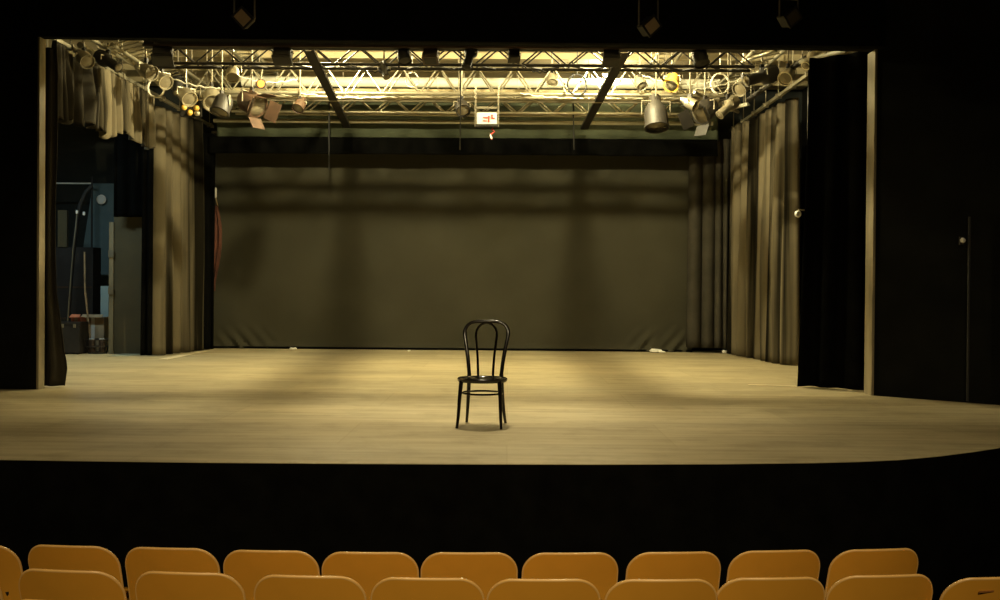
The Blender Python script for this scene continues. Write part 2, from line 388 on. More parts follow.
# black beam in front, just behind the header
bm_ = empty('black_beam', (0, 12.1, at(450, 48.5, 12.1).z), 'long black masking beam above the nearest truss', 'beam')
MB().b2((-4.35, 0, 0), (2.82, .10, .26)).build('beam_body', M['dark_metal'], bm_)
MB().b2((-4.35, -.04, -.0), (2.82, 0, .02)).build('bottom_flange', M['brown_metal'], bm_)
for x in (-3, 0.2, 2.4): MB().tube([(x, .05, .26), (x, .05, H - bm_.location.z)], .01, 6).build('hanging_wire', M['steel'], bm_)
# pipes
def pipe(x0, x1, y, z, r, m, label, name='lighting_pipe', wires=(.1, .5, .9)):
    p = empty(name, (x0, y, z), label, 'pipe', 'pipes over the stage')
    MB().tube([(0, 0, 0), (x1 - x0, 0, 0)], r, 12).build('tube', m, p, smooth=True)
    for k in wires: MB().tube([((x1 - x0) * k, 0, r), ((x1 - x0) * k, 0, H - z)], .007, 6).build('hanging_wire', M['steel'], p)
    return p
pipe(-5.25, 3.6, 18.1, at(500, 122.5, 18.1).z, .035, M['metal'], 'lowest lit pipe above the green-grey border')
pipe(-4.7, 3.15, 15.46, E + 2.882, .034, M['steel'], 'thick grey pipe carried beneath the deep aluminium truss')
pipe(-4.9, 3.3, 16.4, at(500, 91, 16.4).z, .028, M['joist'], 'ochre pipe just behind the deep aluminium truss')
dp = empty('air_duct', (-4.5, 17.15, at(500, 83, 17.15).z), 'long white round duct crossing under the ceiling', 'duct')
MB().tube([(0, 0, 0), (8.0, 0, 0)], .085, 20).build('duct_tube', M['duct'], dp, smooth=True)
for k in range(6): MB().lathe([(.09, -.02), (.096, -.015), (.096, .015), (.09, .02)], Matrix.Translation((.6 + k * 1.35, 0, 0)) @ Matrix.Rotation(PI / 2, 4, 'Y')).build('joint_collar', M['duct'], dp, smooth=True)
for k in (.6, 4.0, 7.4): MB().tube([(k, 0, .08), (k, 0, H - dp.location.z)], .008, 6).build('hanging_wire', M['steel'], dp)
# bars running to the back, side ladders
def ybeam(x0, x1, y0, y1, z, wd, m, label):
    p = empty('cable_tray', (x0, y0, z), label, 'cable tray', 'cable trays over the stage')
    d = Vector((x1 - x0, y1 - y0, 0)); n = Vector((-d.y, d.x, 0)).normalized() * wd / 2
    MB().prism([(v.x, v.y) for v in (-n, d - n, d + n, n)], 0, .012).build('tray_floor', m, p)
    for s_ in (-1, 1):
        a = n * s_; b = n * s_ * .85
        MB().prism([(v.x, v.y) for v in (a, d + a, d + b, b)], .0, .05).build('tray_side', m, p)
    for k in (.15, .85): MB().tube([d * k + Vector((0, 0, .01)), d * k + Vector((0, 0, H - z))], .007, 6).build('hanging_wire', M['steel'], p)
    return p
ybeam(-2.42, -2.87, 12.3, 18.05, E + 2.86, .12, M['dark_metal'], 'dark cable tray running front to back under the left work lamp')
ybeam(1.38, 1.32, 12.3, 18.05, E + 2.86, .12, M['dark_metal'], 'dark cable tray running front to back under the right work lamp')
def ladder(x, wd, y0, y1, z, label, tilt=0.0, step=.3, m=None):
    t = empty('side_ladder', (x, y0, z), label, 'ladder', 'side lighting ladders')
    L = y1 - y0
    for s in (0, 1): MB().tube([(s * wd, 0, s * tilt), (s * wd, L, s * tilt)], .028, 10).build('side_rail', m or M['metal'], t, smooth=True)
    for k in range(int(L / step)):
        y = step / 2 + k * step
        MB().tube([(0, y, 0), (wd, y, tilt)], .012, 6).build('rung', m or M['metal'], t)
    for k in (.1, .5, .9): MB().tube([(0, L * k, 0), (0, L * k, H - z)], .008, 6).build('hanging_wire', M['steel'], t)
ladder(-5.25, .42, 12.1, 18.3, E + 3.12, 'aluminium side ladder running back above the left curtain rail', .12, .17)
ladder(-4.3, .30, 12.6, 17.9, E + 3.69, 'upper aluminium ladder running back left of centre', .0, .22)
ladder(3.25, .5, 11.9, 18.2, E + 3.22, 'aluminium side ladder running back above the right curtain rail', .1)
ladder(2.3, .34, 13.6, 17.9, E + 3.69, 'upper aluminium ladder running back right of centre', .0, .3)

for o in list(C.objects):
    if o.name == 'upper_border':
        for x in (-4.6, -.9, 3.0): MB().tube([(x, 18.42, at(500, 99, 18.42).z - .02), (x, 18.42, H)], .008, 6).build('hanging_wire', M['steel'], o)
    if o.name == 'masking_drape':
        for x in (at(118, 100, 16.9).x, at(146, 100, 16.9).x): MB().tube([(x, 16.9, 3.95), (x, 16.9, H)], .008, 6).build('hanging_wire', M['steel'], o)
for a, b, r_, m_, lab in (
    ((112, 44, 13.2), (196, 100, 16.6), .026, 'metal', 'pale bar slanting down from the upper left corner to the lens cluster'),
    ((80, 45, 12.9), (124, 72, 14.6), .040, 'metal', 'thick pale bar above the short valance'),
    ((168, 62, 14.6), (214, 96, 16.9), .018, 'metal', 'thin pale bar behind the upper left ladder'),
    ((205, 66, 14.8), (232, 100, 16.8), .018, 'metal', 'thin pale bar crossing beside the silver can lanterns'),
    ((694, 92, 15.0), (738, 112, 16.6), .026, 'metal', 'pale bar sloping toward the right rail end'),
    ((706, 114, 16.6), (748, 104, 15.9), .030, 'duct', 'short whitish bar at the top of the right corner curtain'),
    ((742, 62, 13.7), (776, 50, 13.0), .022, 'metal', 'pale bar rising to the upper right corner'),
    ((748, 100, 15.0), (806, 58, 12.8), .035, 'dark_metal', 'black bar running just above the right curtain rail'),
    ((800, 62, 12.6), (846, 50, 12.0), .026, 'duct', 'whitish bar above the broad black leg'),
    ((650, 62, 14.2), (672, 92, 15.9), .016, 'dark_metal', 'thin dark brace left of the right coil')):
    a = at(*a); b = at(*b); d = b - a
    o = tag(MB().tube([(0, 0, 0), d], r_, 10).build('scaffold_bar', M[m_], smooth=True), lab, 'bar', 'scaffold bars on the grid'); o.location = a
    for k in (.06, .94): MB().tube([d * k, (d.x * k, d.y * k, H - a.z)], .007, 6).build('hanging_wire', M['steel'], o)
# lamps that light the stage (globe work lamps on cords)
for i, (x, y, z, r, s) in enumerate(LAMPS):
    t = empty('work_lamp', (x, y, z), ['glowing globe work lamp behind the left half of the black beam', 'glowing globe work lamp behind the right half of the black beam', 'glowing globe work lamp beside the white duct'][i], 'lamp', 'globe work lamps')
    mb = MB(); bmesh.ops.create_icosphere(mb.bm, subdivisions=2, radius=r)
    mb.build('globe', emis('lamp_glow_%d' % i, WARM, s), t, smooth=True)
    MB().lathe([(.03, r - .01), (.035, r + .01), (.03, r + .07), (.012, r + .09)]).build('lamp_socket', M['dark_metal'], t, smooth=True)
    MB().tube([(0, 0, r + .08), (0, 0, H - z)], .006, 6).build('cord', M['cable'], t)

# stage lanterns -------------------------------------------------------------
def wires(o, pts):
    for x, y, z0, z1 in pts: MB().tube([(x, y, z0), (x, y, z1)], .008, 6).build('hanging_wire', M['steel'], o)
def lantern(p, size, tilt, yaw, body_m, label, kind='par', hang=.16, doors=False, lens_m=None, group='stage lanterns on the grid', roll=0):
    """p: clamp point on its bar. local: body axis along -Y(front), tilted down"""
    t = empty('stage_lantern', p, label, 'stage lantern', group, yaw); s = size
    MB().box((0, 0, -.02 * s / .2), (.035, .06, .09), bev=.004).build('clamp', M['dark_metal'], t)
    hw = s * .62
    MB().tube([(-hw, 0, -hang), (-hw, 0, -.06), (hw, 0, -.06), (hw, 0, -hang)], .010, 6).build('yoke', M['steel'], t)
    T = Matrix.Translation((0, 0, -hang)) @ Matrix.Rotation(roll, 4, 'Y') @ Matrix.Rotation(PI / 2 + tilt, 4, 'X')   # z axis -> forward(-Y), down by tilt
    r = s * .5
    if kind == 'par': prof = [(.02, -.95 * s), (r * .45, -.9 * s), (r * .6, -.55 * s), (r * .95, -.25 * s), (r, 0), (r, .55 * s), (r * 1.08, .56 * s), (r * 1.08, .62 * s), (r * .97, .62 * s), (r * .9, .5 * s)]
    elif kind == 'box': prof = None
    elif kind == 'profile': prof = [(.02, -.9 * s), (r * .9, -.88 * s), (r, -.5 * s), (r * .95, -.1 * s), (r * .6, .1 * s), (r * .62, .9 * s), (r * .7, .92 * s), (r * .7, 1.0 * s), (r * .6, 1.0 * s)]
    else: prof = [(.02, -.6 * s), (r * .95, -.58 * s), (r * 1.1, -.4 * s), (r * 1.1, .35 * s), (r * 1.2, .37 * s), (r * 1.2, .45 * s), (r, .45 * s)]
    if kind == 'box':
        def bx(name, a, b, m_, bev=0):
            mb = MB().b2(a, b, bev); bmesh.ops.transform(mb.bm, matrix=T, verts=mb.bm.verts[:]); return mb.build(name, m_, t)
        bx('body', (-s * .5, -s * .42, -s * .45), (s * .5, s * .42, s * .38), body_m, s * .06)
        bx('hood', (-s * .56, -s * .48, s * .38), (s * .56, s * .48, s * .52), body_m, s * .02)
        bx('lens', (-s * .42, -s * .34, s * .50), (s * .42, s * .34, s * .535), lens_m or M['lens'])
        bx('rear_cap', (-s * .2, -s * .2, -s * .6), (s * .2, s * .2, -s * .45), body_m, s * .03)
        return t
    MB().lathe(prof, T, 22).build('body', body_m, t, smooth=True)
    fz = prof[-1][1]; rr_ = prof[-1][0]
    MB().lathe([(.001, fz - .03 * s), (rr_ * .97, fz - .02 * s), (rr_ * .9, fz + .005), (.001, fz + .012 + .05 * s)], T, 20).build('lens', lens_m or M['lens'], t, smooth=True)
    if doors:
        for a in range(4):
            R = T @ Matrix.Rotation(a * PI / 2, 4, 'Z') @ Matrix.Translation((0, rr_ * 1.12, fz + .02)) @ Matrix.Rotation(-.55, 4, 'X')
            mb = MB(); mb.b2((-r * (.95 if a % 2 else .8), -.003, 0), (r * (.95 if a % 2 else .8), .003, s * .62)); bmesh.ops.transform(mb.bm, matrix=R, verts=mb.bm.verts[:])
            mb.build('barn_door', body_m, t)
    return t
def hang_at(px, py, Y, dz=0): 
    p = at(px, py, Y); p.z += dz; return p
DM, BR, SV = M['dark_metal'], M['brown_metal'], M['silver']
# front beam silhouettes
for px, sz, yaw, k, lab in ((163, .22, .2, 'box', 'squat black lantern at the left end of the black beam'),
                            (283, .20, .0, 'box', 'dark box lantern under the left half of the black beam'),
                            (404, .16, .5, 'par', 'small black can lantern on the beam, left of the brown box lantern'),
                            (431, .17, -.1, 'box', 'red-brown box lantern on the beam, left of centre'),
                            (470, .17, -.6, 'profile', 'angled black lantern on the beam above the hanging sign'),
                            (514, .13, .1, 'box', 'small black box lantern on the beam, just right of centre'),
                            (611, .18, .0, 'box', 'square black lantern on the beam, right of centre'),
                            (700, .18, .4, 'par', 'black lantern beneath the right end of the beam')):
    lantern(Vector((at(px, 45, 12.16).x, 12.16, bm_.location.z + .02)), sz, 1.15, yaw, BR if px == 431 else DM, lab, k, hang=.085, group='lanterns under the black beam', lens_m=DM)
# grid lanterns:  clamp pixel, depth, size, tilt, yaw, material, kind, doors, label
G = [
 (252, 88, 14.9, .30, .5, 1.0, BR, 'fresnel', True, 'large lantern with open barn doors left of centre', .22),
 (212, 84, 14.9, .26, .7, .4, SV, 'par', False, 'bright silver can lantern left of the barn-door lantern', .2),
 (222, 92, 14.35, .24, 1.1, -.5, DM, 'fresnel', False, 'black lantern pointing down beside the large barn-door lantern', .2),
 (186, 84, 14.7, .22, .6, .8, SV, 'par', False, 'silver can lantern near the left side ladder', .16),
 (162, 68, 14.2, .20, .5, .9, SV, 'par', False, 'small silver can lantern above the left curtain rail', .16),
 (178, 70, 15.4, .22, .9, .3, DM, 'profile', False, 'black profile lantern tucked behind the left ladder', .2),
 (146, 60, 13.6, .20, .4, 1.1, M['steel'], 'par', False, 'grey can lantern at the left end of the nearest truss', .14),
 (233, 62, 13.45, .17, .9, .2, SV, 'par', False, 'small silver lantern on the nearest truss, far left', .14),
 (300, 98, 15.2, .17, .8, -.3, BR, 'par', False, 'copper-brown small lantern hanging under the grey pipe', .1),
 (384, 63, 13.4, .14, .8, .5, DM, 'profile', False, 'small black profile lantern on the nearest truss, left of centre', .1),
 (462, 98, 15.0, .20, .7, .3, DM, 'par', False, 'black can lantern just left of the hanging sign', .13),
 (552, 72, 15.4, .16, .9, .0, SV, 'par', False, 'pale small lantern inside the deep truss, right of the sign', .1),
 (640, 76, 15.2, .16, .8, .4, M['steel'], 'par', False, 'small grey lantern inside the deep truss, left of the dark cylinder', .1),
 (672, 72, 15.2, .20, .8, -.4, M['amber'], 'fresnel', False, 'amber-toned lantern inside the deep truss at right', .15),
 (656, 97, 14.9, .34, 1.25, .1, DM, 'par', False, 'large dark cylinder lantern pointing down, right of centre', .26),
 (705, 97, 14.9, .28, .6, -.9, DM, 'fresnel', True, 'black barn-door lantern near the right side curtain', .2),
 (690, 96, 14.4, .16, .5, 1.0, SV, 'par', False, 'small silver lantern beside the right barn-door lantern', .1),
 (728, 96, 14.8, .20, .7, -1.1, SV, 'profile', False, 'slim silver profile lantern at the right end of the grid', .16),
 (743, 76, 14.4, .20, .6, -.8, M['steel'], 'par', False, 'grey can lantern above the right curtain rail', .14),
 (762, 66, 13.6, .24, .3, -1.3, DM, 'profile', False, 'long black profile lantern slanting at the upper right', .14),
 (788, 66, 13.2, .18, .6, -.7, SV, 'par', False, 'silver can lantern above the front of the right rail', .12),
 (812, 52, 12.6, .17, .7, -.9, SV, 'profile', False, 'silver profile lantern above the black right leg', .08),
 (108, 52, 13.2, .20, .5, 1.2, DM, 'profile', False, 'black profile lantern above the left valance', .12),
 (840, 52, 12.3, .15, .4, -1.2, SV, 'par', False, 'small silver lantern in the upper right corner of the opening', .06),
 (84, 50, 12.8, .18, .6, .9, M['steel'], 'par', False, 'grey can lantern in the upper left corner of the opening', .1),
]
for px, py, Y, sz, ti, ya, m_, k, dr, lab, hg in G:
    t = lantern(at(px, py, Y), sz, ti, ya, m_, lab, k, hang=hg, doors=dr)
    MB().tube([(0, 0, 0), (0, 0, H - t.location.z)], .012, 6).build('drop_rod', M['steel'], t)
# cluster of amber and white lenses at left
p = at(190, 106, 15.6)
t = empty('lamp_cluster', p, 'cluster of amber and clear lenses beside the left side curtain', 'lamp cluster')
MB().b2((-.16, .02, -.16), (.16, .10, .16), bev=.01).build('housing', DM, t)
for i, (a, b, m_) in enumerate(((-.08, .09, 'amber'), (.08, .10, 'amber'), (-.09, -.02, 'amber'), (.02, .03, 'silver'), (.10, -.03, 'amber'), (0, -.10, 'amber'), (.11, -.11, 'silver'))):
    MB().lathe([(.001, 0), (.04, .0), (.045, .02), (.02, .05), (.001, .055)], Matrix.Translation((a, .02, b)) @ Matrix.Rotation(PI / 2, 4, 'X')).build('lens', M[m_], t, smooth=True)
MB().tube([(0, .06, .16), (0, .06, H - p.z)], .01, 6).build('hanging_wire', M['steel'], t)
# orange disc and coiled hoop
p = at(261, 84, 14.7); t = empty('gel_holder', p, 'round orange gel disc held in a dark ring left of centre', 'gel holder')
MB().lathe([(.001, 0), (.055, 0), (.055, .012), (.001, .014)], Matrix.Rotation(PI / 2, 4, 'X')).build('gel', M['orange_gel'], t, smooth=True)
MB().tube([(.063 * math.cos(a * PI / 12), 0, .063 * math.sin(a * PI / 12)) for a in range(24)], .01, 6, closed=True).build('ring', DM, t)
MB().tube([(0, 0, .065), (0, .1, .30)], .008, 6).build('arm', M['steel'], t)
def coil(px, py, Y, r, turns, m_, label, hook=None):
    p = at(px, py, Y); t = empty('cable_coil', p, label, 'cable', 'coiled cables on the grid'); rn = random.Random(px); hook = hook or H - p.z - r * 1.1
    MB().tube([(r * (1 + .05 * rn.uniform(-1, 1)) * math.cos(a * 2 * PI / 20), .02 * math.sin(a * .7), r * 1.12 * (1 + .04 * rn.uniform(-1, 1)) * math.sin(a * 2 * PI / 20)) for a in range(20 * turns)], .010, 6).build('loops', m_, t, smooth=True)
    MB().tube([(0, 0, r * 1.1), (0, 0, r * 1.1 + hook)], .008, 6).build('tie', m_, t)
coil(577, 85, 15.15, .14, 3, M['cable'], 'dark cable coil hanging inside the deep truss right of centre')
coil(412, 80, 15.5, .10, 3, M['pale_cable'], 'pale cable coil inside the deep truss left of centre')
coil(720, 84, 14.6, .13, 4, M['pale_cable'], 'pale cable coil at the right end of the grid')
coil(156, 88, 14.8, .12, 4, M['pale_cable'], 'pale cable loop hanging at the left rail')
# slack cables
def slack(a, b, sag, r, m_, label, n=18):
    a = Vector(a); b = Vector(b); pts = []
    for i in range(n + 1):
        t_ = i / n; p = a.lerp(b, t_); p.z -= sag * 4 * t_ * (1 - t_) + .012 * math.sin(i * 2.3); pts.append(p - a)
    tag(MB().tube(pts, r, 6).build('slack_cable', m_, smooth=True), label, 'cable', 'slack cables on the grid').location = a
#slack(at(296, 44, 13.0), at(326, 98, 14.9), .02, .014, M['cable'], 'black cable slanting from beam to grey pipe left of centre')
slack(at(461, 52, 13.3), at(460, 150, 15.2), .0, .010, M['cable'], 'black cable dropping straight down beside the hanging sign')
slack(Vector((at(329, 105, 17.3).x, 17.3, H)), at(329, 170, 17.9), .0, .016, M['cable'], 'thick black cable dropping over the border left of centre')
slack(Vector((at(572, 105, 17.3).x, 17.3, H)), at(574, 150, 17.9), .0, .012, M['cable'], 'black cable dropping over the border right of centre')
rn = random.Random(77)
for i, (x0, x1, py0, py1, Y, lab) in enumerate((
    (230, 300, 72, 78, 15.2, 'pale cable sagging across the left third of the deep truss'),
    (300, 420, 93, 93, 15.26, 'pale cable tied along the grey pipe left of centre'),
    (520, 600, 93, 93, 15.26, 'pale cable tied along the grey pipe right of the sign'),
    (640, 720, 74, 80, 15.2, 'pale cable sagging across the right third of the deep truss'),
    (690, 760, 90, 70, 14.4, 'pale cable climbing to the right side ladder'),
    (150, 220, 66, 88, 14.5, 'pale cable looping between left ladder and truss'),
    (350, 400, 64, 66, 13.3, 'dark cable hung from the nearest truss left of centre'),
    (520, 560, 64, 66, 13.3, 'dark cable hung from the nearest truss right of centre'),
    (760, 800, 88, 62, 13.6, 'pale cable climbing beside the right curtain rail'))):
    slack(at(x0, py0, Y), at(x1, py1, Y + .1), rn.uniform(.05, .12), .009, M['cable'] if 'dark' in lab else M['pale_cable'], lab)
# hanging sign with red marking and ribbon
p = at(487, 99, 14.75)
t = empty('hanging_sign', p, 'white sign box with red marking hanging at centre of the grid', 'sign')
hw = .165; z1 = at(487, 113, 14.75).z - p.z; z0 = at(487, 127, 14.75).z - p.z
for s in (-1, 1): MB().b2((s * hw - .012, -.02, z0), (s * hw + .012, .02, 0)).build('side_bracket', M['steel'], t)
for s in (-1, 1): MB().tube([(s * hw, 0, -.01), (s * hw, 0, .19), (s * hw, .56, .19)], .010, 6).build('mounting_arm', M['steel'], t)
MB().b2((-hw, -.02, z1 + .06), (hw, .02, z1 + .09)).build('cross_bar', M['steel'], t)
MB().b2((-hw + .02, -.05, z0 + .03), (hw - .02, .05, z1), bev=.008).build('sign_box', M['white'], t)
MB().b2((-hw, -.06, z0), (hw, .06, z0 + .03)).build('bottom_tray', DM, t)
mk = MB(); zc = (z0 + z1) / 2 + .015
for a, b, w_, h_ in ((-.02, .01, .07, .018), (.03, -.01, .02, .09), (-.03, -.035, .06, .014), (.09, .0, .05, .02), (.075, .03, .02, .05)):
    mk.b2((a - w_ / 2, -.055, zc + b - h_ / 2), (a + w_ / 2, -.05, zc + b + h_ / 2))
mk.build('red_marking', M['red'], t)
a = at(493.5, 125.8, 14.75)
o = MB().tube([(0, 0, 0), (-.02, 0, -.05), (.015, .01, -.08), (-.03, 0, -.12), (-.05, 0, -.13), (-.035, .01, -.17), (-.02, 0, -.20)], [.008, .012, .006, .012, .006, .014, .008], 6).build('ribbon', M['red'])
o.location = a; tag(o, 'red and white ribbon dangling below the hanging sign', 'ribbon')
MB().tube([(-.05, -.012, -.13), (-.03, -.012, -.17), (-.022, -.01, -.19)], [.008, .016, .01], 6).build('white_tail', M['white'], o)
# front of house lanterns above the header
fb = pipe(-4.2, 4.5, 9.6, at(500, -9, 9.6).z, .03, DM, 'black front pipe above the opening in the auditorium', 'front_pipe', wires=())
for k in (1, 4.4, 7.6): MB().tube([(k, 0, .03), (k, 0, 7 - fb.location.z)], .01, 6).build('hanging_wire', DM, fb)
for px, py, rl, m_, lab in ((243, 17, .8, M['card'], 'dim slanted lantern on the black header, upper left'), (649, 25, -.75, M['card'], 'dim slanted lantern on the black header, right of centre'), (790, 16, -.7, M['flat'], 'nearly black lantern on the header, upper right')):
    pp = at(px, py, 9.55)
    t = lantern(Vector((pp.x, 9.6, fb.location.z)), .15, .25, .2, DM, lab, 'box', hang=fb.location.z - pp.z, group='front lanterns on the header', lens_m=m_, roll=rl)

lantern(Vector((DOWN.x, DOWN.y, DOWN.z + .34)), .24, PI / 2, 0, DM, 'black downlight hung above the apron over the lone chair', 'par', hang=.16, group='front lanterns on the header', lens_m=emis('downlight_glass', (1, .86, .55), 6))  # out-of-view fixture made up for the added apron spot
MB().tube([(0, 0, 0), (0, 0, 7 - DOWN.z - .34)], .012, 6).build('drop_rod', DM, [o for o in C.objects if o.name.startswith('stage_lantern') and o.parent is None][-1])
# ================================================================== CHAIR
def bentwood():
    a, b = on_floor(457.5, 427.6), on_floor(501.5, 428.3)
    c = on_floor(466.2, 423.9); d = on_floor(503.6, 424.4)
    ctr = (a + b + c + d) / 4
    t = empty('bentwood_chair', (ctr.x, ctr.y, 0), 'black bentwood chair with double hoop back standing alone on the stage', 'chair', rz=math.radians(-7))
    # local: front = -Y
    def curve(P, n=10):
        out = []; P = [Vector(p) for p in P]
        for i in range(len(P) - 1):
            p0, p1, p2, p3 = P[max(i - 1, 0)], P[i], P[i + 1], P[min(i + 2, len(P) - 1)]
            for k in range(n):
                s = k / n; out.append(.5 * ((2 * p1) + (p2 - p0) * s + (2 * p0 - 5 * p1 + 4 * p2 - p3) * s * s + (3 * p1 - p0 - 3 * p2 + p3) * s ** 3))
        return out + [P[-1]]
    sz = .396
    # seat: round ring plus sunken panel
    MB().lathe([(.165, sz - .028), (.197, sz - .03), (.205, sz - .018), (.205, sz - .004), (.195, sz + .004), (.17, sz + .002), (.162, sz - .006)], Matrix.Translation((0, -.01, 0)) , 40).build('seat_ring', M['chair'], t, smooth=True)
    MB().lathe([(.001, sz - .012), (.168, sz - .012), (.168, sz - .004), (.1, sz - .009), (.001, sz - .011)], Matrix.Translation((0, -.01, 0)), 36).build('seat_panel', M['chair_seat'], t, smooth=True)
    for s in (-1, 1):
        MB().tube(curve([(s * .155, -.125, sz - .02), (s * .165, -.14, .25), (s * .172, -.160, .10), (s * .180, -.180, 0.0)], 6), [.0185 - .0004 * i for i in range(19)], 10).build('front_leg', M['chair'], t, smooth=True)
        MB().tube(curve([(s * .135, .15, sz + .02), (s * .143, .165, .25), (s * .154, .19, .10), (s * .165, .215, 0.0)], 6), [.0185 - .0004 * i for i in range(19)], 10).build('rear_leg', M['chair'], t, smooth=True)
    # outer hoop: widens upward, rounded top
    hoop = [(.135, .15, sz + .01), (.148, .165, .53), (.170, .185, .66), (.184, .20, .745), (.176, .208, .79), (.150, .214, .826), (.105, .217, .846), (.05, .218, .85), (0, .218, .85)]
    pts = hoop[:-1] + [(0, .218, .85)] + [(-x, y, z) for x, y, z in hoop[:-1][::-1]]
    MB().tube(curve(pts, 6), .0168, 10).build('outer_hoop', M['chair'], t, smooth=True)
    inn = [(.062, .165, sz + .0), (.070, .175, .55), (.082, .188, .67), (.088, .20, .735), (.080, .206, .78), (.055, .210, .815), (.025, .212, .832), (0, .214, .838)]
    pts = inn[:-1] + [inn[-1]] + [(-x, y, z) for x, y, z in inn[:-1][::-1]]
    MB().tube(curve(pts, 6), .0108, 8).build('inner_hoop', M['chair'], t, smooth=True)
    # stretcher ring under the seat
    MB().tube([(.163 * math.cos(a_ * PI / 18), -.0 + .163 * math.sin(a_ * PI / 18), .272) for a_ in range(36)], .0085, 8, closed=True).build('stretcher_ring', M['chair'], t, smooth=True)
    return t
bentwood()

# ================================================================== THEATRE SEATS
def rounded(x, wd, hgt, rc):
    """top height of a rounded-corner shell at x in [-wd/2, wd/2]"""
    e = wd / 2 - abs(x)
    hgt += .009 * (1 - (2 * x / wd) ** 2)
    return hgt if e >= rc else hgt - rc * (1 - math.sqrt(max(0, 1 - ((rc - e) / rc) ** 2)))
def make_seat(label):
    """origin: floor below the backrest; occupant faces +Y (the stage)"""
    t = empty('theatre_seat', (0, 0, 0), label, 'theatre seat', 'theatre seats')
    wd, top, bot, rc = .522, .83, .36, .115
    n, k = 34, 14
    def sh(off, name, m_, zlo, zhi, rim=False, parent=t): pass
    mb = MB(); F_, B_ = [], []
    for i in range(n + 1):
        a = -math.cos(PI * i / n); x = a * wd / 2
        zt = rounded(x, wd * 1.0001, top, rc); zb = bot + (top - rounded(x, wd * 1.0001, top, .05))
        cf, cb_ = [], []
        for j in range(k + 1):
            z = zb + (zt - zb) * j / k
            y = -.13 * (z - bot) / (top - bot) + .045 * (x / (wd / 2)) ** 2 + .012 * math.sin((z - bot) / (top - bot) * PI)
            cf.append(mb.bm.verts.new((x, y + .007, z))); cb_.append(mb.bm.verts.new((x, y - .007, z)))
        F_.append(cf); B_.append(cb_)
    for i in range(n):
        for j in range(k):
            mb.bm.faces.new((F_[i][j], F_[i][j + 1], F_[i + 1][j + 1], F_[i + 1][j])); mb.bm.faces.new((B_[i][j], B_[i + 1][j], B_[i + 1][j + 1], B_[i][j + 1]))
        mb.bm.faces.new((F_[i][k], B_[i][k], B_[i + 1][k], F_[i + 1][k])); mb.bm.faces.new((F_[i][0], F_[i + 1][0], B_[i + 1][0], B_[i][0]))
    for e in (0, n):
        for j in range(k): mb.bm.faces.new((F_[e][j], B_[e][j], B_[e][j + 1], F_[e][j + 1]))
    rimpts = [((F_[i][k].co + B_[i][k].co) / 2) for i in range(n + 1)]
    lo = [((F_[0][j].co + B_[0][j].co) / 2) for j in range(2, k)]; ro = [((F_[n][j].co + B_[n][j].co) / 2) for j in range(k - 1, 1, -1)]
    path = [v.copy() for v in lo + rimpts + ro]
    bk = mb.build('backrest', M['seat'], t, smooth=True)
    MB().tube(path, .0074, 8).build('rim', M['rim'], bk, smooth=True)
    # tipped seat pan
    s = MB(); rows_ = []
    for i in range(13):
        x = (-1 + i / 6) * .225; r_ = []
        for j in range(11):
            v = j / 10; r_.append(s.bm.verts.new((x, .05 + .40 * v, .42 - .02 * math.sin(v * PI) + .03 * v + .012 * (x / .225) ** 2)))
        rows_.append(r_)
    for i in range(12):
        for j in range(10): s.bm.faces.new((rows_[i][j], rows_[i + 1][j], rows_[i + 1][j + 1], rows_[i][j + 1]))
    so = s.build('seat_pan', M['seat'], t, smooth=True); md = so.modifiers.new('thickness', 'SOLIDIFY'); md.thickness = .016
    for sx in (-1, 1):
        MB().tube([(sx * .17, .12, 0), (sx * .17, .10, .36), (sx * .17, .04, .42), (sx * .17, -.02, .56)], .016, 8).box((sx * .17, .14, .006), (.07, .24, .012)).build('support_leg', M['seat_leg'], t, smooth=True)
    MB().tube([(-.17, .10, .38), (.17, .10, .38)], .014, 8).build('cross_tube', M['seat_leg'], t)
    return t
first = None
def place_seat(px, py, Y, ztop_eye, slope, label, group, pitch=None):
    global first
    p = at(px, py, Y)
    if first is None: o = first = make_seat(label)
    else: o = copy_tree(first)
    o['label'] = label; o['group'] = group
    o.location = (p.x, Y + .06, E + ztop_eye - .838); o.rotation_euler.z = math.atan(slope)
ord1 = ['far row seat cut off by the left picture edge', 'far row seat just right of the one cut at the left edge', 'third far row seat from the left', 'fourth far row seat from the left',
        'fifth far row seat, left below the lone chair', 'far row seat below the lone chair, right one', 'far row seat second right of the lone chair', 'fourth far row seat from its empty right end',
        'second far row seat from its right end', 'far row seat at the right end of the row']
row1 = [(-24, 543.5), (74, 545), (172, 547), (271, 549.5), (370, 551), (469, 551.2), (570, 551.2), (673.5, 550.3), (774, 548.5), (873.5, 547)]
names1 = ['first', 'second', 'third', 'fourth', 'fifth', 'sixth', 'seventh', 'eighth', 'ninth', 'tenth']
def hor(px): return 291 + .0079 * (px - 508)
ZT1, ZT2 = -1.43, -1.33
for i, (px, py) in enumerate(row1):
    Y = -ZT1 * F / (py - hor(px)); X = (px - 350) / F * 5.6
    lab = ('ochre moulded theatre seat in the far row, %s from the left' % names1[i]) if 0 < i < 9 else ('ochre theatre seat of the far row cut by the left picture edge' if i == 0 else 'ochre theatre seat ending the far row beside the dark gap at right')
    place_seat(px, py, Y, ZT1, X / 20, lab, 'theatre seats in the far row')
row2 = [(-50, 568), (72, 569), (190, 571), (310, 574), (427.5, 576), (543.5, 577), (661, 577), (770, 575), (879.5, 572.3), (992, 573)]
for i, (px, py) in enumerate(row2):
    Y = -ZT2 * F / (py - hor(px)) if i < 9 else 4.86; X = (px - 450) / F * 4.75
    lab = ('ochre moulded theatre seat in the near row, %s from the left' % names1[i]) if 0 < i < 9 else ('ochre theatre seat of the near row mostly cut by the left edge' if i == 0 else 'ochre theatre seat with a dark scuff cut by the right picture edge')
    place_seat(px, py, Y, ZT2, X / 17, lab, 'theatre seats in the near row')
